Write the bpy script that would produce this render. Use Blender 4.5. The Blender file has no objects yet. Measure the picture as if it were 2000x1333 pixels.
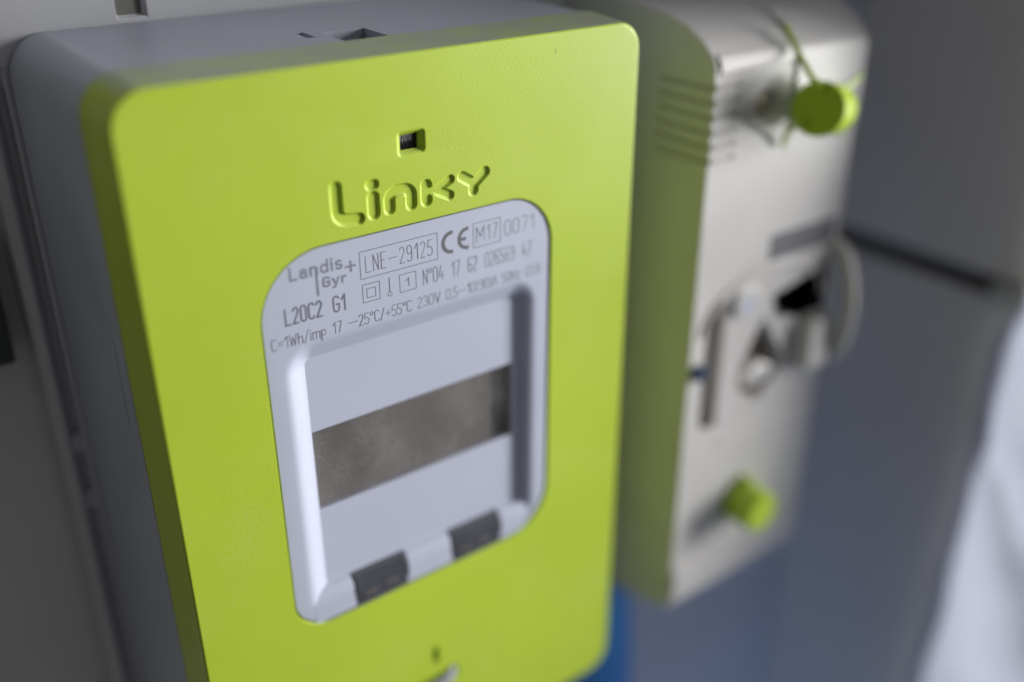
import bpy, bmesh, math, random
from math import sin, cos, pi, radians
from mathutils import Vector, Matrix
from mathutils.geometry import delaunay_2d_cdt

random.seed(7)
scene = bpy.context.scene
C = scene.collection
MM = 0.001

# ------------------------------------------------------------------ camera
cam_data = bpy.data.cameras.new('camera')
cam = bpy.data.objects.new('camera', cam_data); C.objects.link(cam)
scene.camera = cam
RX = Vector((0.79910165, -0.60119587, 0.00027128))      # image right
RD = Vector((-0.26995131, -0.35921884, -0.89335778))    # image down
RF = Vector((0.53718046, 0.71381044, -0.44934598))      # viewing direction
M3 = Matrix((RX, -RD, -RF)).transposed()
cam.matrix_world = Matrix.Translation((-0.05020562, -0.18734614, 0.0417234)) @ M3.to_4x4()
cam_data.sensor_width = 36.0
cam_data.lens = 1986.886 / 2000 * 36
cam_data.clip_start = 0.005
cam_data.clip_end = 20
cam_data.dof.use_dof = True
cam_data.dof.focus_distance = 0.231
cam_data.dof.aperture_fstop = 2.8
cam_data.dof.aperture_blades = 9

# ------------------------------------------------------------------ light
world = bpy.data.worlds.new('World'); scene.world = world; world.use_nodes = True
bg = world.node_tree.nodes['Background']
bg.inputs[0].default_value = (1.0, 0.985, 0.97, 1); bg.inputs[1].default_value = 0.085

def area(name, loc, target, sx, sy, power, col):
    l = bpy.data.lights.new(name, 'AREA'); l.shape = 'RECTANGLE'; l.size = sx; l.size_y = sy
    l.energy = power; l.color = col
    o = bpy.data.objects.new(name, l); C.objects.link(o)
    o.location = loc
    o.rotation_euler = (Vector(target) - Vector(loc)).to_track_quat('-Z', 'Y').to_euler()
    return o
area('window_light', (1.22, -0.50, 0.02), (0.08, 0, -0.09), 0.42, 0.75, 35.0, (1.0, 0.985, 0.97))
area('room_light', (0.75, -0.35, 1.05), (0.10, 0.02, -0.05), 0.7, 0.7, 2.5, (0.97, 0.98, 1.0))
area('blue_fill_below', (0.20, -0.10, -0.62), (0.24, 0.07, -0.36), 0.2, 0.2, 0.075, (0.30, 0.50, 1.0)).data.spread = radians(75)  # added lamp out of view below, tints the lower walls blue

scene.view_settings.view_transform = 'Standard'
scene.view_settings.look = 'None'
scene.view_settings.exposure = 0
scene.view_settings.gamma = 1
scene.cycles.use_denoising = True
scene.cycles.max_bounces = 10
scene.cycles.transparent_max_bounces = 12

# ------------------------------------------------------------------ materials
MATS = {}
def painted_top_sheen(m, col, amount):  # greys upward faces: grazing reflection of the wall put into the base colour
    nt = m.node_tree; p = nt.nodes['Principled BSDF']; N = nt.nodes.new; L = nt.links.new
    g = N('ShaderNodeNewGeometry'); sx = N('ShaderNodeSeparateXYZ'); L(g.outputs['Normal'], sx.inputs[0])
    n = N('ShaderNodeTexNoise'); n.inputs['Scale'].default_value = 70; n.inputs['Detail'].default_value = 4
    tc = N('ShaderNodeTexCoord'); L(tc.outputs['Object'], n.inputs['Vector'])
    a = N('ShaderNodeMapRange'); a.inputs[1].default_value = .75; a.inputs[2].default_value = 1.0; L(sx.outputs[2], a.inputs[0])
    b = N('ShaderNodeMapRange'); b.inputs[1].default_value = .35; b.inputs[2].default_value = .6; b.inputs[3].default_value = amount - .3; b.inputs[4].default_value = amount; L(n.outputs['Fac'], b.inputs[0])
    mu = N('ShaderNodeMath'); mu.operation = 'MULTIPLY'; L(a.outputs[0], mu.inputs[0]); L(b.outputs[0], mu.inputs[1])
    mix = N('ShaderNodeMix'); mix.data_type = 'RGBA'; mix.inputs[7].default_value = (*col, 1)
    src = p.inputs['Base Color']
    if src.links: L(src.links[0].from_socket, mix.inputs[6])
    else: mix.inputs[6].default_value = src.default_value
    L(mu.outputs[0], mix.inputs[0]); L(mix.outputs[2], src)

def plastic(name, col, rough=0.45, bump=0.0, bscale=1600, spec=0.5, mottling=0.0, mscale=60, metallic=0.0, dust=0.0, dustcol=(.5,.5,.48), trans=0.0, coat=0.0):
    m = bpy.data.materials.new(name); m.use_nodes = True
    nt = m.node_tree; p = nt.nodes['Principled BSDF']; N = nt.nodes.new; L = nt.links.new
    p.inputs['Base Color'].default_value = (*col, 1)
    p.inputs['Roughness'].default_value = rough
    p.inputs['Specular IOR Level'].default_value = spec
    p.inputs['Metallic'].default_value = metallic
    tc = N('ShaderNodeTexCoord')
    last = None
    if mottling > 0:
        n = N('ShaderNodeTexNoise'); n.inputs['Scale'].default_value = mscale; n.inputs['Detail'].default_value = 5
        L(tc.outputs['Object'], n.inputs['Vector'])
        mp = N('ShaderNodeMapRange'); mp.inputs[1].default_value = .3; mp.inputs[2].default_value = .7
        mp.inputs[3].default_value = 1 - mottling; mp.inputs[4].default_value = 1 + mottling
        L(n.outputs['Fac'], mp.inputs[0])
        mx = N('ShaderNodeVectorMath'); mx.operation = 'SCALE'; mx.inputs[0].default_value = col
        L(mp.outputs[0], mx.inputs['Scale']); last = mx.outputs[0]
        rr = N('ShaderNodeMapRange'); rr.inputs[1].default_value = .3; rr.inputs[2].default_value = .7
        rr.inputs[3].default_value = rough - .06; rr.inputs[4].default_value = rough + .06
        L(n.outputs['Fac'], rr.inputs[0]); L(rr.outputs[0], p.inputs['Roughness'])
    if dust > 0:
        n = N('ShaderNodeTexNoise'); n.inputs['Scale'].default_value = 900; n.inputs['Detail'].default_value = 3
        n2 = N('ShaderNodeTexNoise'); n2.inputs['Scale'].default_value = 45
        L(tc.outputs['Object'], n.inputs['Vector']); L(tc.outputs['Object'], n2.inputs['Vector'])
        mu = N('ShaderNodeMath'); mu.operation = 'MULTIPLY'; L(n.outputs['Fac'], mu.inputs[0]); L(n2.outputs['Fac'], mu.inputs[1])
        mp = N('ShaderNodeMapRange'); mp.inputs[1].default_value = .25; mp.inputs[2].default_value = .45; mp.inputs[4].default_value = dust
        L(mu.outputs[0], mp.inputs[0])
        mix = N('ShaderNodeMix'); mix.data_type = 'RGBA'; mix.inputs[7].default_value = (*dustcol, 1)
        if last: L(last, mix.inputs[6])
        else: mix.inputs[6].default_value = (*col, 1)
        L(mp.outputs[0], mix.inputs[0]); last = mix.outputs[2]
    if last: L(last, p.inputs['Base Color'])
    if bump > 0:
        n = N('ShaderNodeTexNoise'); n.inputs['Scale'].default_value = bscale; n.inputs['Detail'].default_value = 2
        L(tc.outputs['Object'], n.inputs['Vector'])
        b = N('ShaderNodeBump'); b.inputs['Strength'].default_value = 1; b.inputs['Distance'].default_value = bump
        L(n.outputs['Fac'], b.inputs['Height']); L(b.outputs[0], p.inputs['Normal'])
    if coat: p.inputs['Coat Weight'].default_value = coat
    if trans > 0:
        out = nt.nodes['Material Output']
        t = N('ShaderNodeBsdfTranslucent'); t.inputs[0].default_value = (*col, 1)
        mx = N('ShaderNodeMixShader'); mx.inputs[0].default_value = trans
        L(p.outputs[0], mx.inputs[1]); L(t.outputs[0], mx.inputs[2]); L(mx.outputs[0], out.inputs[0])
    MATS[name] = m
    return m

green = plastic('green_plastic', (0.44, 0.58, 0.040), .43, bump=.00004, bscale=2300, mottling=.035, mscale=18, dust=.10, dustcol=(.62, .66, .40))
painted_top_sheen(green, (.36, .37, .36), .85)
green_s = plastic('green_cap_plastic', (0.42, 0.56, 0.03), .35)
lavender = plastic('label_plastic', (0.47, 0.50, 0.62), .42, bump=.000012, bscale=2500, mottling=.012, mscale=40)
body_grey = plastic('meter_body_plastic', (0.40, 0.43, 0.50), .45, bump=.00002, bscale=1400, mottling=.06, mscale=40)
black = plastic('black_plastic', (0.010, 0.010, 0.012), .45)
lens_black = plastic('ribbed_lens', (0.02, 0.018, 0.028), .22)
smoky = plastic('smoky_plastic', (0.062, 0.067, 0.082), .25, mottling=.15, mscale=110)
ink = plastic('grey_ink', (0.15, 0.16, 0.20), .6)
ink_l = plastic('bold_grey_ink', (0.20, 0.215, 0.27), .6)
screen_m = plastic('screen_glass', (0.215, 0.21, 0.205), .35, mottling=.12, mscale=55)
seg_m = plastic('screen_segment', (0.36, 0.35, 0.34), .4)
cream = plastic('breaker_plastic', (0.63, 0.62, 0.61), .35, mottling=.03, mscale=30)
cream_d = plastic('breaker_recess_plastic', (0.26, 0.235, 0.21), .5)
brass = plastic('dull_screw_metal', (0.50, 0.42, 0.36), .5, metallic=.1)
steel = plastic('dull_steel', (0.22, 0.23, 0.27), .6, spec=.25)
panel_m = plastic('mounting_panel_plastic', (0.52, 0.53, 0.565), .5, bump=.00002, bscale=900, mottling=.05, mscale=12)
wall_m = plastic('wall_paint', (0.80, 0.79, 0.78), .6, mottling=.08, mscale=9)
side_m = plastic('side_panel_laminate', (0.84, 0.81, 0.77), .4, mottling=.05, mscale=7)
dark_m = plastic('dark_gap', (0.025, 0.025, 0.025), .7)
blue_m = plastic('blue_cable_sheath', (0.05, 0.33, 0.88), .4)
navy = plastic('navy_button', (0.03, 0.05, 0.12), .4)
tag_m = plastic('grey_print', (0.11, 0.115, 0.14), .5, mottling=.35, mscale=420)
sheet_m = plastic('white_sheet_plastic', (0.66, 0.68, 0.745), .2, trans=.6)
opening_m = plastic('dark_opening', (0.07, 0.085, 0.08), .7)

def window_material():
    m = bpy.data.materials.new('clear_window'); m.use_nodes = True
    nt = m.node_tree; nt.nodes.remove(nt.nodes['Principled BSDF']); N = nt.nodes.new; L = nt.links.new
    out = nt.nodes['Material Output']
    tr = N('ShaderNodeBsdfTransparent'); tr.inputs[0].default_value = (.93, .92, .92, 1)
    gl = N('ShaderNodeBsdfGlossy'); gl.inputs['Roughness'].default_value = .10
    lw = N('ShaderNodeLayerWeight'); lw.inputs[0].default_value = .5
    pw = N('ShaderNodeMath'); pw.operation = 'POWER'; pw.inputs[1].default_value = 5; L(lw.outputs['Facing'], pw.inputs[0])
    fr = N('ShaderNodeMapRange'); fr.inputs[3].default_value = .035; fr.inputs[4].default_value = .9; L(pw.outputs[0], fr.inputs[0])
    m1 = N('ShaderNodeMixShader'); L(fr.outputs[0], m1.inputs[0]); L(tr.outputs[0], m1.inputs[1]); L(gl.outputs[0], m1.inputs[2])
    df = N('ShaderNodeBsdfDiffuse'); df.inputs[0].default_value = (.55, .54, .53, 1)
    tc = N('ShaderNodeTexCoord')
    a = N('ShaderNodeTexNoise'); a.inputs['Scale'].default_value = 62; a.inputs['Detail'].default_value = 6
    b = N('ShaderNodeTexNoise'); b.inputs['Scale'].default_value = 1500; b.inputs['Detail'].default_value = 3
    L(tc.outputs['Object'], a.inputs['Vector']); L(tc.outputs['Object'], b.inputs['Vector'])
    mu = N('ShaderNodeMath'); mu.operation = 'MULTIPLY'; L(a.outputs['Fac'], mu.inputs[0]); L(b.outputs['Fac'], mu.inputs[1])
    mp = N('ShaderNodeMapRange'); mp.inputs[1].default_value = .20; mp.inputs[2].default_value = .42
    mp.inputs[3].default_value = .02; mp.inputs[4].default_value = .17
    L(mu.outputs[0], mp.inputs[0])
    m2 = N('ShaderNodeMixShader'); L(mp.outputs[0], m2.inputs[0]); L(m1.outputs[0], m2.inputs[1]); L(df.outputs[0], m2.inputs[2])
    L(m2.outputs[0], out.inputs[0])
    return m
clear_m = window_material()

# ------------------------------------------------------------------ mesh helpers (all coordinates in millimetres)
class MB:
    def __init__(s): s.v = []; s.f = []
    def add(s, vs, fs):
        b = len(s.v); s.v += [tuple(p) for p in vs]; s.f += [tuple(i + b for i in f) for f in fs]
        return s
    def box(s, x0, x1, y0, y1, z0, z1):
        vs = [(x, y, z) for x in (x0, x1) for y in (y0, y1) for z in (z0, z1)]
        return s.add(vs, [(0, 1, 3, 2), (4, 6, 7, 5), (0, 4, 5, 1), (2, 3, 7, 6), (0, 2, 6, 4), (1, 5, 7, 3)])
    def loft(s, rings, cap0=False, cap1=False):
        n = len(rings[0]); vs = [p for r in rings for p in r]; fs = []
        for i in range(len(rings) - 1):
            for j in range(n):
                k = (j + 1) % n
                fs.append((i * n + j, i * n + k, (i + 1) * n + k, (i + 1) * n + j))
        if cap0: fs.append(tuple(range(n))[::-1])
        if cap1: fs.append(tuple((len(rings) - 1) * n + j for j in range(n)))
        return s.add(vs, fs)
    def tube(s, pts, r, n=14, caps=True):
        pts = [Vector(p) for p in pts]; rs = r if isinstance(r, (list, tuple)) else [r] * len(pts)
        rings = []; up = None
        for i, p in enumerate(pts):
            d = (pts[min(i + 1, len(pts) - 1)] - pts[max(i - 1, 0)]).normalized()
            if up is None: up = d.orthogonal().normalized()
            up = (up - d * up.dot(d)).normalized(); w = d.cross(up)
            rings.append([tuple(p + (up * cos(2 * pi * j / n) + w * sin(2 * pi * j / n)) * rs[i]) for j in range(n)])
        return s.loft(rings, caps, caps)
    def revolve(s, origin, axis, prof, n=32):
        a = Vector(axis).normalized(); u = a.orthogonal().normalized(); w = a.cross(u); o = Vector(origin)
        rings = [[tuple(o + a * h + (u * cos(2 * pi * j / n) + w * sin(2 * pi * j / n)) * r) for j in range(n)] for r, h in prof]
        return s.loft(rings, True, True)
    def extrude_x(s, prof, x0, x1):      # prof: list of (y, z)
        return s.loft([[(x0, y, z) for y, z in prof], [(x1, y, z) for y, z in prof]], True, True)

def rr(x0, x1, z0, z1, r, ins=0.0, n=8):
    """rounded rectangle, z0 top, z1 bottom; r = (tl, tr, br, bl); clockwise seen from the front"""
    if not isinstance(r, tuple): r = (r,) * 4
    x0 += ins; x1 -= ins; z0 -= ins; z1 += ins
    rs = [max(q - ins, .02) for q in r]
    cs = [(x0 + rs[0], z0 - rs[0], pi, pi / 2), (x1 - rs[1], z0 - rs[1], pi / 2, 0), (x1 - rs[2], z1 + rs[2], 0, -pi / 2), (x0 + rs[3], z1 + rs[3], -pi / 2, -pi)]
    out = []
    for (cx, cz, a0, a1), q in zip(cs, rs):
        for i in range(n + 1):
            a = a0 + (a1 - a0) * i / n
            out.append((cx + q * cos(a), cz + q * sin(a)))
    return out
def at_y(loop, y): return [(x, y, z) for x, z in loop]
def ring(x0, x1, z0, z1, r, ins, y, n=8): return at_y(rr(x0, x1, z0, z1, r, ins, n), y)

def obj(name, mb, mat, parent=None, smooth=True, bevel=0, segs=3, weighted=True, angle=35, recalc=True):
    me = bpy.data.meshes.new(name)
    me.from_pydata([(x * MM, y * MM, z * MM) for x, y, z in mb.v], [], mb.f); me.validate()
    if recalc:
        bm = bmesh.new(); bm.from_mesh(me); bmesh.ops.recalc_face_normals(bm, faces=bm.faces); bm.to_mesh(me); bm.free()
    if mat: me.materials.append(mat)
    if smooth: me.polygons.foreach_set('use_smooth', [True] * len(me.polygons))
    o = bpy.data.objects.new(name, me); C.objects.link(o)
    if parent: o.parent = parent
    if smooth and angle and not bevel: me.set_sharp_from_angle(angle=radians(angle))
    if bevel:
        b = o.modifiers.new('bevel', 'BEVEL'); b.width = bevel * MM; b.segments = segs; b.limit_method = 'ANGLE'; b.angle_limit = radians(35)
        b.harden_normals = False
    if weighted and smooth:
        w = o.modifiers.new('weighted', 'WEIGHTED_NORMAL'); w.keep_sharp = not bevel
    return o
def cut(o, cutters):
    """carve recesses: the cutters are merged into the mesh with a boolean and then removed"""
    for mb in cutters:
        c = obj('cutter', mb, None, None, smooth=False)
        m = o.modifiers.new('cut', 'BOOLEAN'); m.operation = 'DIFFERENCE'; m.solver = 'EXACT'; m.object = c
        # keep the boolean before the bevel and the weighted normals
        i = len(o.modifiers) - 1
        o.modifiers.move(i, 0)
        bpy.context.view_layer.update()
        first = o.modifiers[0]
        others = [(k.name, k.show_viewport) for k in o.modifiers if k != first]
        for k in o.modifiers:
            if k != first: k.show_viewport = False
        dg = bpy.context.evaluated_depsgraph_get(); dg.update()
        me = bpy.data.meshes.new_from_object(o.evaluated_get(dg))
        me.name = o.data.name
        o.modifiers.remove(first)
        for nme, v in others: o.modifiers[nme].show_viewport = v
        o.data = me
        cm = c.data; bpy.data.objects.remove(c); bpy.data.meshes.remove(cm)
    o.data.polygons.foreach_set('use_smooth', [True] * len(o.data.polygons))
    if not any(m.type == 'BEVEL' for m in o.modifiers): o.data.set_sharp_from_angle(angle=radians(35))
    return o
def thing(name, label, cat, loc=(0, 0, 0), group=None):
    o = bpy.data.objects.new(name, None); C.objects.link(o); o.empty_display_size = .02
    o['label'] = label; o['category'] = cat
    if group: o['group'] = group
    return o
def tag(o, label, cat, group=None):
    o['label'] = label; o['category'] = cat
    if group: o['group'] = group
    return o
def struct(o): o['kind'] = 'structure'; return o

# ------------------------------------------------------------------ the setting
# wall behind, and the panelled side of the cupboard on the right
struct(obj('wall_back', MB().box(-420, 344, 84, 96, -700, 420), wall_m, smooth=False))
side = bpy.data.objects.new('wall_right', None); C.objects.link(side); struct(side)
obj('upper_panel', MB().box(312, 328, -32, 84, -110.8, 420), side_m, side, bevel=1.2)
obj('lower_panel', MB().box(312, 328, -32, 84, -700, -119.7), side_m, side, bevel=1.2)
obj('joint', MB().box(315, 325, -31, 83.5, -119.6, -110.9), plastic('joint_filler', (.10, .098, .095), .6), side, smooth=False)
obj('joint_end_cap', MB().box(309.2, 315.8, -31.5, -13, -121.0, -112.6), cream, side, bevel=.8)

# mounting panel behind both devices
mp = thing('mounting_panel', 'grey plastic mounting panel behind the meter and the breaker', 'panel')
base = obj('back_plate', MB().box(-8, 311.5, 63, 83, -520, 300), panel_m, mp, bevel=1.6)
cut(base, [MB().box(23.6, 30.2, 60, 64.6, 2.6, 26), MB().box(-30, -3.4, 60, 67, -520.5, -6)])
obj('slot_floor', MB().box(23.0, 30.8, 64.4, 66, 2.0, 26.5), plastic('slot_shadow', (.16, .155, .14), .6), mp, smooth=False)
rim = MB()
prof = [(66.9 - 3.0 * sin(pi * i / 10) , -9.0 + 4.2 * i / 10) for i in range(11)]
rim.loft([[(x, y, -9) for y, x in prof], [(x, y, -518) for y, x in prof]], True, True)
obj('edge_rib', rim, panel_m, mp)
for z in (-104, -122): 
    obj('rib_tab', MB().revolve((-4.2, 67.5, z), (0, -1, 0), [(3.2, 0), (3.2, 2.2), (2.4, 3.0)], 20), panel_m, mp)
obj('moulded_ring', MB().loft([[(-1.6 - 3.0 + q * cos(2*pi*j/20), yy, -40 + 1.25 * q * sin(2*pi*j/20)) for j in range(20)] for q, yy in ((1.4, 67.1), (1.25, 66.75), (1.0, 66.75), (.85, 67.1))]), panel_m, mp)
tag(obj('cable_opening', MB().box(-60, -12.5, 76, 84.5, -82, -47), opening_m, bevel=1), 'dark cable opening in the wall beside the mounting panel', 'opening')

# ------------------------------------------------------------------ the electricity meter
meter = thing('electricity_meter', 'lime green electricity meter with white rating plate and display window', 'electricity meter')
# body, widening slightly to the wall
RBD = 8.0
def body_ring(y, grow, n=10): return ring(-1.1, 131.6, .4, -210.2, RBD, -grow, y, n)
bd = MB().loft([body_ring(14.0, -1.0), body_ring(14.55, -1.0), body_ring(14.55, -.12), body_ring(14.8, .0), body_ring(40, .45), body_ring(60.8, .9), body_ring(62.6, .9)], True, True)
body = obj('body', bd, body_grey, meter)
cut(body, [MB().box(57.6, 68.6, 15.0, 27.8, -9, 8), MB().box(52.4, 54.4, 24.0, 30.6, -1.2, 8)])
obj('latch_block', MB().box(58.2, 68.0, 22.5, 27.5, -9.2, -2.6), black, meter, bevel=.4)
obj('latch_tongue', MB().box(61.0, 66.0, 15.4, 21.6, -8.8, -4.6), body_grey, meter, bevel=.5)
obj('base_seam', MB().loft([body_ring(62.65, .5), body_ring(62.98, .5)], True, True), dark_m, meter)
obj('parting_line', MB().box(-1.25, -1.1, 20.4, 20.5, -78, -56), dark_m, meter, smooth=False)

# green front cover
PL = (0, 130.5, 0, -209.3); PR = (7.5, 7.0, 8.0, 8.0)
LB = (23.9, 103.3, -37.9, -138.6); LR = (16.0, 13.5, 14.0, 9.5)
HOLE = (59.8, 66.8, -16.7, -22.1)
PATCH = (40.0, 87.0, -23.0, -36.6)
def fillet_rings(rect, r, rf, n=5, npts=10):   # front edge rounding: from the side up to the flat front
    out = []
    for i in range(n + 1):
        a = pi / 2 * i / n
        out.append(ring(*rect, r, rf * (1 - cos(a)), rf * (1 - sin(a)), npts))
    return out
cov = MB()
rings = [ring(*PL, PR, 1.4, 13.9, 10), ring(*PL, PR, -1.0, 13.9, 10)] + [ring(*PL, PR, -1.0 * (1 - k / 3), 13.9 - (13.9 - .8) * k / 3, 10) for k in (1, 2)] + fillet_rings(PL, PR, .8)
cov.loft(rings)
outer = rr(*PL, PR, .8, 10)
labr = [ring(*LB, LR, -.12, 0, 12), ring(*LB, LR, -.035, .035, 12), ring(*LB, LR, 0, .12, 12), ring(*LB, LR, 0, 3.5, 12)]
cov.loft(labr)
hr = [ring(*HOLE, 1.0, -.25, 0, 5), ring(*HOLE, 1.0, .05, .12, 5), ring(*HOLE, 1.0, .55, .65, 5), ring(*HOLE, .9, .75, 1.15, 5), ring(*HOLE, .9, 1.0, 1.25, 5),
      ring(61.0, 65.6, -17.5, -21.3, .15, 0, 1.28, 5), ring(61.0, 65.6, -17.5, -21.3, .15, 0, 2.2, 5)]
cov.loft(hr)
def stadium(cx, cz, hw, hh, n=8): return rr(cx - hw, cx + hw, cz + hh, cz - hh, min(hw, hh) * .98, 0, n)
s1 = stadium(63.8, -168, 1.0, 3.0); s2 = stadium(68.8, -177.5, 2.4, 2.6)
for st in (s1, s2):
    cov.loft([at_y(st, 0), at_y(st, 4.0)], False, True)
holes = [rr(*LB, LR, -.12, 12), rr(*HOLE, 1.0, -.25, 5), [(PATCH[0], PATCH[2]), (PATCH[1], PATCH[2]), (PATCH[1], PATCH[3]), (PATCH[0], PATCH[3])], s1, s2]
def inside(p, poly):
    x, z = p; c = False; n = len(poly)
    for i in range(n):
        x1, z1 = poly[i]; x2, z2 = poly[i - 1]
        if (z1 > z) != (z2 > z) and x < (x2 - x1) * (z - z1) / (z2 - z1) + x1: c = not c
    return c
vs = []; es = []
for lp in [outer] + holes:
    b = len(vs); vs += [Vector(p) for p in lp]; es += [(b + i, b + (i + 1) % len(lp)) for i in range(len(lp))]
cv, ce, cf, *_ = delaunay_2d_cdt(vs, es, [], 0, 1e-6)
keep = []
for f in cf:
    c = sum((cv[i] for i in f), Vector((0, 0))) / len(f)
    if inside(c, outer) and not any(inside(c, h) for h in holes): keep.append(tuple(f))
cov.add([(v.x, 0, v.y) for v in cv], keep)
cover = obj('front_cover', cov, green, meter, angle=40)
me = cover.data
bm = bmesh.new(); bm.from_mesh(me); bmesh.ops.remove_doubles(bm, verts=bm.verts, dist=2e-6); bmesh.ops.recalc_face_normals(bm, faces=bm.faces)
bm.to_mesh(me); bm.free(); me.set_sharp_from_angle(angle=radians(60))

# moulded-in word: strokes sunk into a fine patch of the cover
def seg_d(p, a, b):
    ax, az = a; bx, bz = b; px, pz = p; dx, dz = bx - ax, bz - az
    q = dx * dx + dz * dz; t = 0 if q == 0 else max(0, min(1, ((px - ax) * dx + (pz - az) * dz) / q))
    return math.hypot(px - ax - t * dx, pz - az - t * dz)
def arc(cx, cz, rx, rz, a0, a1, n=8): return [(cx + rx * cos(radians(a0 + (a1 - a0) * i / n)), cz + rz * sin(radians(a0 + (a1 - a0) * i / n))) for i in range(n + 1)]
WORD = [
    (1.45, [(44.1, -26.0)] + arc(46.4, -31.3, 2.3, 2.3, 180, 262, 8) + [(49.2, -33.95)]),
    (1.25, [(52.45, -27.05), (53.35, -27.0)]),
    (1.55, [(52.95, -29.9), (52.95, -33.5)]),
    (1.45, [(56.95, -33.3), (56.95, -31.6)] + arc(59.2, -31.3, 2.25, 1.75, 180, 90, 6) + arc(60.6, -31.3, 2.0, 1.75, 90, 0, 6) + [(62.6, -33.4)]),
    (1.5, [(66.6, -29.8), (66.6, -33.3)]),
    (1.2, [(73.1, -29.65), (69.2, -31.4), (72.9, -33.35)]),
    (1.1, [(66.9, -31.4), (69.2, -31.4)]),
    (1.3, [(76.4, -29.6), (79.6, -31.7)]),
    (1.35, [(82.9, -29.6), (79.7, -32.0), (79.5, -33.5)]),
]
W_BB = [(r, pl, min(p[0] for p in pl) - r - .3, max(p[0] for p in pl) + r + .3) for r, pl in WORD]
nx, nz = 400, 118
gv = []; gf = []
for i in range(nz + 1):
    z = PATCH[2] + (PATCH[3] - PATCH[2]) * i / nz
    for j in range(nx + 1):
        x = PATCH[0] + (PATCH[1] - PATCH[0]) * j / nx
        d = 9.0
        for r, pl, xa, xb in W_BB:
            if xa < x < xb:
                for k in range(len(pl) - 1):
                    q = seg_d((x, z), pl[k], pl[k + 1]) - r
                    if q < d: d = q
        t = max(0, min(1, (.12 - d) / .62)); y = .55 * t * t * (3 - 2 * t)
        gv.append((x, y, z))
for i in range(nz):
    for j in range(nx):
        a = i * (nx + 1) + j; gf.append((a, a + 1, a + nx + 2, a + nx + 1))
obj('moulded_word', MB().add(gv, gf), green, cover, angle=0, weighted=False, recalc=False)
for f in bpy.data.objects['moulded_word'].data.polygons[:1]:
    if f.normal.y > 0: bpy.data.objects['moulded_word'].data.flip_normals()

obj('scratch', MB().add([(103.3, -.01, -3.8), (103.5, -.01, -3.9), (103.6, -.01, -5.0), (103.4, -.01, -5.1)], [(0, 1, 2, 3)]), plastic('scratch_mark', (.16, .20, .03), .6), cover, smooth=False)
# ribbed sensor lens in the square hole
lens = MB().box(60.6, 66.0, 1.75, 3.0, -21.6, -17.2)
lens_o = obj('sensor_lens', lens, lens_black, cover, smooth=False)
for k in range(8):
    obj('lens_rib', MB().extrude_x([(1.72, -21.2), (1.45, -21.2), (1.45, -17.6), (1.72, -17.6)], 61.1 + k * .56, 61.1 + k * .56 + .28), lens_black, lens_o, bevel=.06, segs=1)

# rating plate (frame round the sunk display)
RC = (29.0, 98.2, -60.3, -136.2); FL = (34.4, 92.8, -65.2, -131.0)
def mixring(t, y, n=12):
    q = tuple(a + (b - a) * t for a, b in zip(RC, FL)); r = tuple(a + (b - a) * t for a, b in zip((7.0, 7.0, 7.0, 7.0), (1.6, 1.6, 3, 3)))
    return ring(*q, r, 0, y, n)
fr = MB()
fr.loft([ring(*LB, LR, .42, 3.2, 12), ring(*LB, LR, .42, .72, 12), ring(*LB, LR, .5, .5, 12), ring(*LB, LR, .65, .4, 12),
         mixring(-.2, .4), mixring(-.08, .43), mixring(.04, .53), mixring(.16, .74), mixring(.3, 1.08), mixring(.5, 1.66), mixring(.7, 2.26), mixring(.86, 2.74), mixring(1.0, 3.02), mixring(1.02, 5.2)])
bezel = obj('rating_plate', fr, lavender, meter, angle=50)
# sunk panels and display
F = 3.0
obj('upper_panel', MB().box(34.0, 93.2, F, 5.0, -84.6, -64.8), lavender, meter, bevel=.25)
obj('lower_panel', MB().box(34.0, 93.2, F, 5.0, -131.4, -106.6), lavender, meter, bevel=.25)
win = obj('display_window', MB().box(34.0, 93.2, F + .25, F + 1.2, -106.5, -84.7), clear_m, meter, bevel=.2, segs=2)
scr = obj('screen', MB().box(33.0, 87.4, 4.8, 5.6, -109.5, -81.5), screen_m, meter, smooth=False)
obj('screen_side', MB().box(87.5, 95.0, 4.9, 5.6, -109.5, -81.5), smoky, meter, smooth=False)
for (x, z, w, h) in ((79.0, -98.4, 2.6, .5), (82.2, -97.2, .5, 2.2), (83.4, -98.2, 2.4, .5), (80.2, -100.0, 1.2, .5), (47.4, -97.2, .8, 2.6), (46.6, -98.0, 2.6, .6)):
    obj('screen_segment', MB().box(x, x + w, 4.72, 4.79, z - h, z), seg_m, scr, smooth=False)
obj('screen_surround', MB().box(32.5, 95.5, 7.5, 8.5, -110, -81), smoky, meter, smooth=False)
# rounded lower lip in white pieces with two dark clips between them
def lip_prof(y1=.35):
    pts = [(3.3, -128.6)]
    for i in range(12):
        a = pi / 2 * i / 11
        pts.append((3.0 - (3.0 - y1) * sin(a), -129.2 - 4.2 * (1 - cos(a))))
    return pts + [(y1, -138.05), (y1 + .15, -138.28), (3.4, -138.28), (5.0, -134), (5.0, -128.6)]
for x0, x1 in ((29.2, 40.6), (56.7, 70.4), (87.2, 96.4)):
    obj('lip', MB().extrude_x(lip_prof(), x0, x1), lavender, meter, bevel=.35, segs=2)
for x0, x1 in ((40.9, 56.4), (70.7, 86.9)):
    c = obj('clip', MB().extrude_x(lip_prof(.30), x0, x1), smoky, meter, bevel=.3, segs=2)
    obj('clip_inlay', MB().box(x0 + 2.2, x0 + 6.2, .18, .9, -136.6, -134.8), plastic('clip_inlay', (.11, .10, .105), .3), c, bevel=.3)
    obj('clip_inlay', MB().box(x0 + 8.4, x0 + 12.6, .18, .9, -136.4, -134.2), MATS['clip_inlay'], c, bevel=.3)

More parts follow.
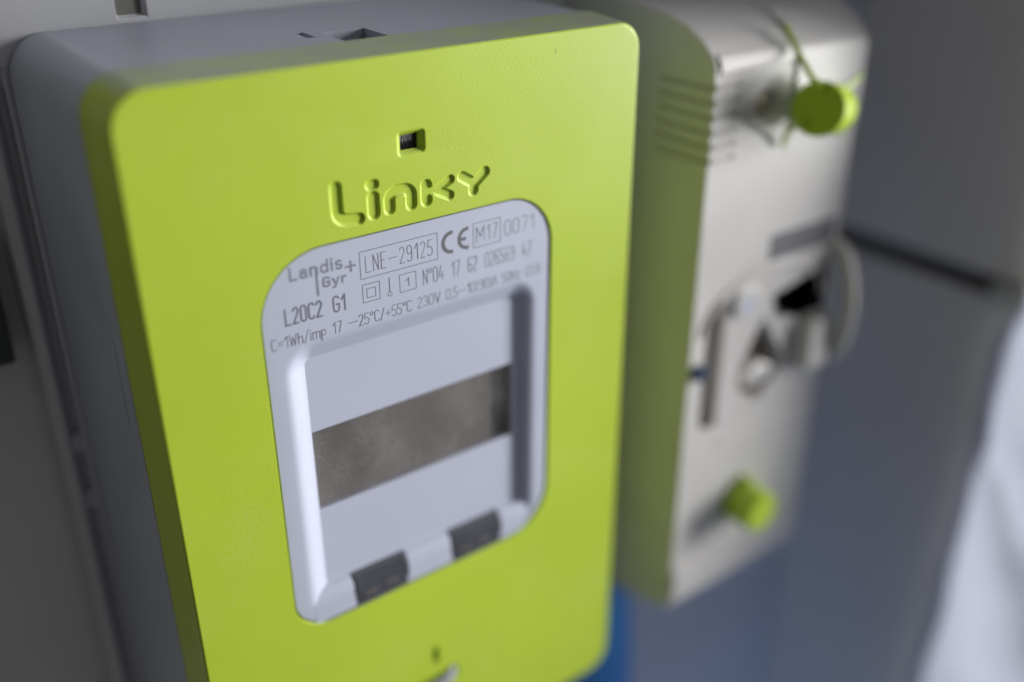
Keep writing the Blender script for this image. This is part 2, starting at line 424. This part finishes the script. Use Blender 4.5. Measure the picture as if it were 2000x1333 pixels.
# ------------------------------------------------------------------ printing: a small engraving-style stroke alphabet
A = arc
G = {
 'L': (.34, [[(0, 1), (0, 0), (.34, 0)]]), 'N': (.36, [[(0, 0), (0, 1), (.36, 0), (.36, 1)]]),
 'E': (.32, [[(.32, 1), (0, 1), (0, 0), (.32, 0)], [(0, .52), (.22, .52)]]), '-': (.62, [[(0, .5), (.62, .5)]]),
 '=': (.36, [[(0, .38), (.36, .38)], [(0, .60), (.36, .60)]]),
 '0': (.36, [A(.18, .80, .18, .20, 180, 0) + A(.18, .20, .18, .20, 0, -180) + [(0, .80)]]),
 '1': (.24, [[(0, .72), (.22, 1), (.22, 0)]]),
 '2': (.34, [A(.17, .77, .17, .23, 165, -25) + [(0, 0), (.34, 0)]]),
 '3': (.34, [A(.16, .76, .16, .24, 150, -80) , A(.16, .26, .18, .26, 85, -150)]),
 '4': (.40, [[(.20, 1), (0, .30), (.40, .30)], [(.29, .55), (.29, 0)]]),
 '5': (.35, [[(.33, 1), (.03, 1), (0, .56)] + A(.15, .30, .20, .30, 110, -150)]),
 '6': (.36, [A(.20, .82, .16, .18, 30, 170)[::1] + [(.02, .62), (0, .3)] + A(.18, .27, .18, .27, 180, 500, 14)]),
 '7': (.36, [[(0, 1), (.36, 1), (.12, 0)]]),
 '9': (.36, [A(.18, .73, .18, .27, 0, 350, 14), [(.36, .73), (.36, .22)] + A(.18, .22, .18, .22, 0, -150)]),
 'M': (.54, [[(0, 0), (0, 1), (.27, .35), (.54, 1), (.54, 0)]]),
 'C': (.36, [A(.19, .80, .19, .20, 20, 180) + A(.19, .20, .19, .20, 180, 340)]),
 'G': (.40, [A(.20, .80, .20, .20, 20, 180) + A(.20, .20, .20, .20, 180, 360) + [(.40, .48), (.22, .48)]]),
 'V': (.42, [[(0, 1), (.21, 0), (.42, 1)]]), 'A': (.44, [[(0, 0), (.22, 1), (.44, 0)], [(.08, .34), (.36, .34)]]),
 'H': (.38, [[(0, 0), (0, 1)], [(.38, 0), (.38, 1)], [(0, .5), (.38, .5)]]),
 'B': (.36, [[(0, 0), (0, 1), (.2, 1)] + A(.2, .77, .14, .23, 90, -90) + [(0, .53)], [(.2, .53)] + A(.2, .27, .16, .26, 90, -90) + [(0, 0)]]),
 'W': (.56, [[(0, 1), (.14, 0), (.28, .8), (.42, 0), (.56, 1)]]),
 'h': (.34, [[(0, 0), (0, 1)], [(0, .45)] + A(.17, .45, .17, .20, 150, 0) + [(.34, 0)]]),
 'i': (.04, [[(.02, 0), (.02, .66)], [(.02, .90), (.02, .97)]]),
 'm': (.58, [[(0, 0), (0, .66)], [(0, .48)] + A(.145, .48, .145, .18, 150, 0) + [(.29, 0)], [(.29, .48)] + A(.435, .48, .145, .18, 150, 0) + [(.58, 0)]]),
 'p': (.34, [[(0, -.3), (0, .66)], A(.17, .40, .17, .26, 180, -180, 14), ]),
 'z': (.30, [[(0, .66), (.30, .66), (0, 0), (.30, 0)]]), 'l': (.06, [[(.03, 1), (.03, 0)]]),
 'a': (.36, [A(.17, .46, .16, .2, 150, 0) + [(.33, 0)], A(.16, .19, .16, .19, 60, 330, 10)]),
 'n': (.36, [[(0, 0), (0, .66)], [(0, .44)] + A(.18, .44, .18, .22, 150, 0) + [(.36, 0)]]),
 'd': (.38, [[(.38, 1), (.38, 0)], A(.18, .33, .18, .33, 30, 330, 12)]),
 's': (.32, [A(.16, .49, .15, .17, 40, 250, 8) + A(.16, .16, .16, .17, 70, -150, 8)]),
 'y': (.38, [[(0, .66), (.19, .06)], [(.38, .66), (.12, -.3), (0, -.3)]]), 'r': (.26, [[(0, 0), (0, .66)], [(0, .42)] + A(.17, .42, .17, .22, 150, 60)]),
 '/': (.32, [[(0, -.08), (.32, 1.05)]]), '+': (.40, [[(0, .45), (.40, .45)], [(.20, .20), (.20, .70)]]),
 ',': (.08, [[(.06, .08), (0, -.12)]]), '.': (.06, [[(.03, 0), (.03, .08)]]),
 '(': (.14, [A(.22, .48, .20, .62, 125, 235)]), ')': (.14, [A(-.06, .48, .20, .62, 55, -55)]),
 '°': (.24, [A(.12, .84, .12, .15, 0, 350, 12)]), ' ': (.46, []),
}
STEP = [0]
def ribbon(mb, pl, w, y):
    pts = [Vector(p) for p in pl]
    for i in range(1, len(pts) - 1):
        a, b = pts[i] - pts[i - 1], pts[i + 1] - pts[i]
        if a.length > 1e-4 and b.length > 1e-4 and a.normalized().dot(b.normalized()) < -.2:
            ribbon(mb, pl[:i + 1], w, y); ribbon(mb, pl[i:], w, y); return
    q = [pts[0]]
    for p in pts[1:]:
        if (p - q[-1]).length > 1e-4: q.append(p)
    if len(q) < 2: return
    closed = (q[0] - q[-1]).length < .16 and len(q) > 9
    d0 = (q[1] - q[0]).normalized(); d1 = (q[-1] - q[-2]).normalized()
    if not closed: q[0] = q[0] - d0 * w * .42; q[-1] = q[-1] + d1 * w * .42
    STEP[0] = (STEP[0] + 1) % 7; yy = y - .004 * STEP[0]
    L_, R_ = [], []
    for i, p in enumerate(q):
        a = (q[i] - q[i - 1]).normalized() if i > 0 else (q[1] - q[0]).normalized()
        b = (q[i + 1] - q[i]).normalized() if i < len(q) - 1 else a
        n1 = Vector((-a.y, a.x)); n2 = Vector((-b.y, b.x)); m = n1 + n2
        m = n1 if m.length < 1e-3 else m.normalized()
        k = w / 2 / max(.45, m.dot(n1))
        L_.append(p + m * k); R_.append(p - m * k)
    vs = [(v.x, yy, v.y) for v in L_] + [(v.x, yy, v.y) for v in R_]; n = len(q)
    mb.add(vs, [(i, i + 1, n + i + 1, n + i) for i in range(n - 1)])
TY = .385
def write(txt, x0, x1, zb, h, w, mat=ink, gap=.21, parent=bezel, y=TY, name='printed_text'):
    xs = []; x = 0
    for ch in txt: xs.append(x); x += G[ch][0] + gap
    tot = x - gap; k = (x1 - x0) / tot
    mb = MB()
    for ch, xx in zip(txt, xs):
        for pl in G[ch][1]: ribbon(mb, [(x0 + (xx + px) * k, zb + pz * h) for px, pz in pl], w, y)
    return obj(name, mb, mat, parent, smooth=False)
def frame(x0, x1, z0, z1, w, name='printed_box', mat=ink):
    mb = MB(); y = TY
    for a, b, c, d in ((x0 - w/2, x1 + w/2, z0 - w/2, z0 + w/2), (x0 - w/2, x1 + w/2, z1 - w/2, z1 + w/2), (x0 - w/2, x0 + w/2, z1 + w/2, z0 - w/2), (x1 - w/2, x1 + w/2, z1 + w/2, z0 - w/2)):
        mb.add([(a, y, c), (b, y, c), (b, y, d), (a, y, d)], [(0, 1, 2, 3)])
    return obj(name, mb, mat, bezel, smooth=False)
LW = .19
frame(48.8, 69.3, -41.8, -48.3, LW); write('LNE-29125', 50.2, 67.9, -47.0, 3.9, LW, gap=.22)
frame(79.5, 87.5, -41.9, -48.0, LW); write('M17', 80.5, 86.6, -46.8, 3.85, LW, gap=.2)
write('0071', 88.9, 97.8, -47.0, 3.85, LW, gap=.18)
frame(49.0, 53.4, -49.8, -54.15, LW); frame(50.05, 52.3, -50.95, -53.15, LW)
frame(58.7, 63.1, -49.8, -54.15, LW); write('1', 60.5, 61.2, -53.0, 2.0, LW)
mb = MB(); ribbon(mb, [(56, -49.7), (56, -53.15)], LW, TY); ribbon(mb, arc(56, -53.72, .55, .55, 0, 352, 16), LW, TY)
obj('printed_symbol', mb, ink, bezel, smooth=False)
write('N°04 17 62 026569 47', 65.1, 97.0, -53.85, 3.75, LW, gap=.17)
write('L20C2 G1', 29.9, 44.4, -54.35, 3.7, .44, gap=.2)
write('C=1Wh/imp', 26.1, 39.1, -59.5, 2.7, LW, gap=.16)
write('17', 40.9, 43.1, -59.5, 2.65, LW, gap=.2)
write('-', 45.0, 47.2, -59.4, 2.7, LW)
write('25°C/+55°C', 47.6, 61.5, -59.5, 2.7, LW, gap=.13)
write('230V', 63.3, 69.6, -59.4, 2.65, LW, gap=.14)
write('0,5-10(90)A', 71.3, 86.5, -59.4, 2.65, LW, gap=.14)
write('50Hz', 88.1, 93.6, -59.4, 2.65, LW, gap=.16)
write('Cl.B', 95.6, 100.0, -59.4, 2.6, LW, gap=.18)
write('Landis', 32.0, 44.3, -44.3, 2.75, .52, mat=ink_l, gap=.24, name='printed_logo')
write('Gyr', 39.6, 45.1, -47.7, 2.1, .50, mat=ink_l, gap=.26, name='printed_logo')
mb = MB(); ribbon(mb, [(38.1, -43.4), (38.1, -49.2)], .55, TY); ribbon(mb, [(45.3, -44.45), (47.6, -44.45)], .5, TY); ribbon(mb, [(46.5, -43.4), (46.5, -45.6)], .5, TY)
obj('printed_logo', mb, ink_l, bezel, smooth=False)
mb = MB(); ribbon(mb, arc(73.35, -45.0, 2.45, 2.4, 92, 268, 18), .9, TY)
ribbon(mb, arc(77.85, -45.0, 2.45, 2.4, 92, 268, 18), .9, TY); ribbon(mb, [(76.2, -45.0), (77.0, -45.0)], .85, TY - .02)
obj('printed_mark', mb, plastic('mark_ink', (.11, .12, .135), .6), bezel, smooth=False)

# sealing wire in the lower hole
wire = obj('sealing_pin', MB().tube([(69.8, 3.6, -176.6), (69.2, 1.2, -176.8), (68.0, -.6, -177.0), (66.0, -1.7, -177.1), (62, -2.0, -177.2), (52, -2.1, -177.6), (46, -2.1, -178)], 1.7, 16), steel)
tag(wire, 'short grey metal sealing pin stuck in the lower hole of the green cover', 'sealing pin')

# ------------------------------------------------------------------ the main circuit breaker
brk = thing('circuit_breaker', 'off-white main circuit breaker beside the meter, with vents, lever and green sealing caps', 'circuit breaker')
X0, X1, YF = 172.5, 243.0, 12.0
prof = [(YF, -19.5), (13.2, -16.6), (18.0, -12.2), (24, -9.0), (33, -6.4), (48, -4.8), (78.6, -4.6), (78.6, -226), (46, -225.6), (36, -224.6), (26, -222.2), (18.5, -219.6), (13.0, -217.6), (YF, -215)]
case = obj('case', MB().extrude_x(prof, X0, X1), cream, brk, bevel=1.0)
cuts = [MB().revolve((198.5, 8, -33.5), (0, 1, 0), [(8.8, 0), (8.8, 4.0), (4.4, 6.6), (4.2, 9)], 32)]            # screw pocket
cuts.append(MB().loft([ring(179.4, 188.2, -95.5, -143.6, 1.0, 0, 8, 4), ring(179.4, 188.2, -95.5, -143.6, 1.0, 0, 24, 4)], True, True))   # slot
for k in range(6):                                                                                       # side vents, wrapping to the front
    z = -24.0 - 4.35 * k
    cuts.append(MB().box(170, 174.1, 10, 34, z - 1.9, z))
    cuts.append(MB().box(174.1, 183.5, 10, 12.5, z - 1.5, z - .3))
cuts.append(MB().loft([[(x, y, z) for x, z in [(207.8, -107.0)] + arc(208.2, -127.0, 11.5, 10.5, 20, -200, 22)] for y in (8, 19)], True, True))  # drop-shaped lever pocket
cuts.append(MB().loft([[(x, y, z) for x, z in ((211.4, -100.2), (240.8, -94.5), (241.4, -124.5), (232, -125), (226.5, -112.5), (213.5, -109.5))] for y in (8, 30)], True, True))   # black window
cuts.append(MB().box(206.6, 207.9, 8, 22, -22.5, 5))                                                        # joint of the terminal cover
cuts.append(MB().box(170, 173.4, 13, 32, -210, -186))
cut(case, cuts)
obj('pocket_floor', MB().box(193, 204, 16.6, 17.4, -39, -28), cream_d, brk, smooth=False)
sc = obj('terminal_screw', MB().revolve((198.5, 16.5, -33.5), (0, -1, 0), [(3.7, 0), (3.7, .8), (3.2, 1.2)], 28), brass, brk)
obj('screw_slot', MB().box(195.8, 201.2, 15.25, 15.5, -34.0, -33.0), cream_d, sc, smooth=False)
obj('slot_floor', MB().box(178.6, 189.0, 16, 17, -144.5, -95), plastic('slot_floor_plastic', (.34, .32, .26), .5), brk, smooth=False)
obj('window_floor', MB().box(210.5, 242.5, 24, 26, -126, -93.5), black, brk, smooth=False)
obj('window_lining', MB().loft([[(x, y, z) for x, z in ((211.6, -100.4), (240.6, -94.8), (241.2, -124.3), (232.1, -124.8), (226.7, -112.7), (213.7, -109.7))] for y in (12.9, 24)]), black, brk, smooth=False)
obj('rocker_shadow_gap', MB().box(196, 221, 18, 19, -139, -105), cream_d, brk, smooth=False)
lev = MB().loft([[(208.4 + sx * cos(a), y, -130.4 + sz * sin(a)) for a in [2 * pi * j / 28 for j in range(28)]] for sx, sz, y in ((8.6, 4.6, 19), (8.6, 4.6, 15), (8.2, 4.2, 13.4), (7.2, 3.2, 12.7), (4, 1.6, 12.5))], False, True)
obj('rocker', lev, cream, brk)
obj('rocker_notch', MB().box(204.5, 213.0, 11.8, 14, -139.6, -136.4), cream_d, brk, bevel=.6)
obj('indicator', MB().loft([ring(190.5, 203.5, -93.5, -103.5, 3.5, 0, 12.6, 6), ring(190.5, 203.5, -93.5, -103.5, 3.5, 0, 11.2, 6), ring(190.5, 203.5, -93.5, -103.5, 3.5, .8, 10.6, 6)], False, True), cream, brk)
obj('indicator_pane', MB().loft([ring(193.0, 200.5, -97.0, -102.0, 1.4, 0, 10.7, 5), ring(193.0, 200.5, -97.0, -102.0, 1.4, .2, 10.45, 5)], False, True), lavender, brk)
hood = MB()
hood.loft([[(207 + rx * cos(radians(a)), y, -106 + rz * sin(radians(a))) for a in range(0, 181, 9)] + [(207 + (rx - 1.6) * cos(radians(a)), y, -106 + (rz - 1.6) * sin(radians(a))) for a in range(180, -1, -9)] for rx, rz, y in ((31, 19, 12.4), (30.6, 18.6, 11.2))], True, True)
obj('hood', hood, cream, brk, bevel=.4, segs=2)
obj('test_button', MB().revolve((176.4, 12.6, -118.5), (0, -1, 0), [(3.0, 0), (3.0, 2.0), (2.3, 2.8)], 24), navy, brk)
hp = [(242.6, 14, -88), (243.2, 9, -91.5), (243.4, 5.5, -99), (243.4, 3.6, -107), (243.4, 3.4, -116), (243.4, 4.6, -124), (243.0, 8, -130.5), (242.4, 14, -134)]
def smooth_path(p, n=6):
    p = [Vector(q) for q in p]; out = []
    for i in range(len(p) - 1):
        a, b, c, d = p[max(i - 1, 0)], p[i], p[i + 1], p[min(i + 2, len(p) - 1)]
        for k in range(n):
            t = k / n
            out.append(.5 * ((2 * b) + (c - a) * t + (2 * a - 5 * b + 4 * c - d) * t * t + (3 * b - a - 3 * c + d) * t ** 3))
    return out + [p[-1]]
obj('handle', MB().tube(smooth_path(hp), 2.9, 14), cream, brk)
obj('lever', MB().loft([ring(226.5, 241.0, -112.5, -134.0, (4, 3, 5, 5), 0, 13.0, 6), ring(226.5, 241.0, -112.5, -134.0, (4, 3, 5, 5), .4, 8.0, 6), ring(226.5, 241.0, -112.5, -134.0, (4, 3, 5, 5), 1.6, 6.2, 6)], False, True), cream, brk)
obj('printed_strip', MB().box(206.2, 240.2, 11.85, 12.2, -86.4, -77.4), tag_m, brk, smooth=False)
obj('face_ridge', MB().box(190, 242.2, 11.4, 12.5, -152.2, -150.6), cream, brk, bevel=.4)
obj('terminal_cover', MB().extrude_x([(12.6, -45.0), (11.0, -44.4), (11.0, -19.2), (12.4, -16.2), (18, -11.0), (26, -7.2), (26, -9.5), (16, -15)], 208.1, 242.6), cream, brk, bevel=.6)
obj('top_lip', MB().extrude_x([(12.6, -21.6), (11.4, -21.2), (11.4, -18.4), (13.2, -15.6), (14.2, -16.6)], 174.2, 206.3), cream, brk, bevel=.4)
obj('lower_cover', MB().box(173.4, 242.2, 11.2, 12.8, -214.5, -199.8), cream, brk, bevel=.7)

# green sealing caps
n1 = Vector((-.93, -.28, .2)).normalized()
c1 = Vector((203.2, -1.4, -32.4))
cap = obj('sealing_cap', MB().revolve(c1, n1, [(7.4, -14.0), (7.8, -13.4), (8.2, -1.0), (8.2, -.4), (7.7, 0)], 40), green_s, brk)
cap['label'] = 'green round sealing cap turned sideways on its strap at the upper terminal cover'
obj('strap', MB().tube(smooth_path([(203.7, 14.5, -10.2), (204.6, 11.0, -15.5), (203.6, 6.5, -19.4), (201.5, 1.0, -23.0), (203.5, -2.0, -26.6)]), .9, 10), green_s, cap)
obj('strap_tail', MB().tube(smooth_path([(199.5, 0, -36.0), (199.0, 4, -39.0), (202.6, 8.5, -42.6), (204.8, 10.5, -46.5)]), .85, 10), green_s, cap)
obj('strap_tip', MB().tube(smooth_path([(213, -2, -28.0), (219, -1.2, -26.8), (224.5, 0, -25.6)]), .8, 10), green_s, cap)
cap2 = obj('sealing_cap', MB().revolve((204.8, 12.2, -180.8), (0, -1, 0), [(8.2, 0), (7.7, 11.8), (7.2, 12.6)], 40), green_s, brk)
cap2['label'] = 'green round sealing cap pushed into the lower front of the breaker'
obj('cap_rib', MB().box(204.6, 207.2, 7.0, 12.2, -175.0, -170.8), green_s, cap2, bevel=.5)

brk.location = (-3.0 * MM, -11.2 * MM, 2.5 * MM); brk.scale = (.94, .94, .94)      # 66 mm wide device, front level with the meter's

# blue cable below the breaker
tag(obj('blue_cable', MB().tube(smooth_path([(160, 50, -216), (162, 47, -240), (163, 46, -280), (160, 46, -340), (156, 46, -420)]), 19, 32), blue_m), 'thick blue cable sheath running down behind the lower corner of the meter', 'cable')

# white plastic sheet hanging in front of the side panel
sh = MB(); nu, nv = 44, 110
ctrl = [(300, -25), (60, -22), (-60, -19.5), (-104, -19.8), (-116, -23.0), (-124, -22.6), (-131, -15.8), (-144, -13.2), (-175, -13.6), (-215, -14.6), (-270, -13.0), (-335, -11.0), (-480, -6)]
ctrl = [(41.7 + (z - 41.7) * .953 if z < 100 else z, -187.3 + (y + 187.3) * .953) for z, y in ctrl]
def edge_y(z):
    for (za, ya), (zb, yb) in zip(ctrl, ctrl[1:]):
        if za >= z >= zb:
            t = (za - z) / (za - zb); t = t * t * (3 - 2 * t); return ya + (yb - ya) * t
    return -6
rows = []
for i in range(nv + 1):
    z = 300 - 780 * i / nv
    ye = edge_y(z) + 2.0; row = []
    low = max(0, min(1, (-110 - z) / 130)); width = 32 + 34 * low * low * (3 - 2 * low)
    for j in range(nu + 1):
        q = width * j / nu                                                 # distance along the sheet from its free edge
        bulge = 6.5 * sin(min(1, q / 16) * pi / 2)
        fold = (3.4 * sin(.045 * z + .10 * q) + 1.9 * sin(.11 * z - .13 * q)) * min(1, q / 30) + 4.2 * math.exp(-((z + 184 + 1.6 * (q - 14)) / 11) ** 2) * min(1, q / 6)
        row.append((308.0 - bulge + fold, ye - q, z))
    rows.append(row)
vs = [p for r in rows for p in r]; n1_ = nu + 1
fs = [(i * n1_ + j, i * n1_ + j + 1, (i + 1) * n1_ + j + 1, (i + 1) * n1_ + j) for i in range(nv) for j in range(nu)]
sheet = obj('plastic_sheet', MB().add(vs, fs), sheet_m, angle=0, weighted=False)
so = sheet.modifiers.new('thickness', 'SOLIDIFY'); so.thickness = .0008; so.offset = 0
ss = sheet.modifiers.new('smooth', 'SUBSURF'); ss.levels = 1; ss.render_levels = 1
tag(sheet, 'white translucent plastic sheet hanging in soft folds in front of the side panel', 'plastic sheet')
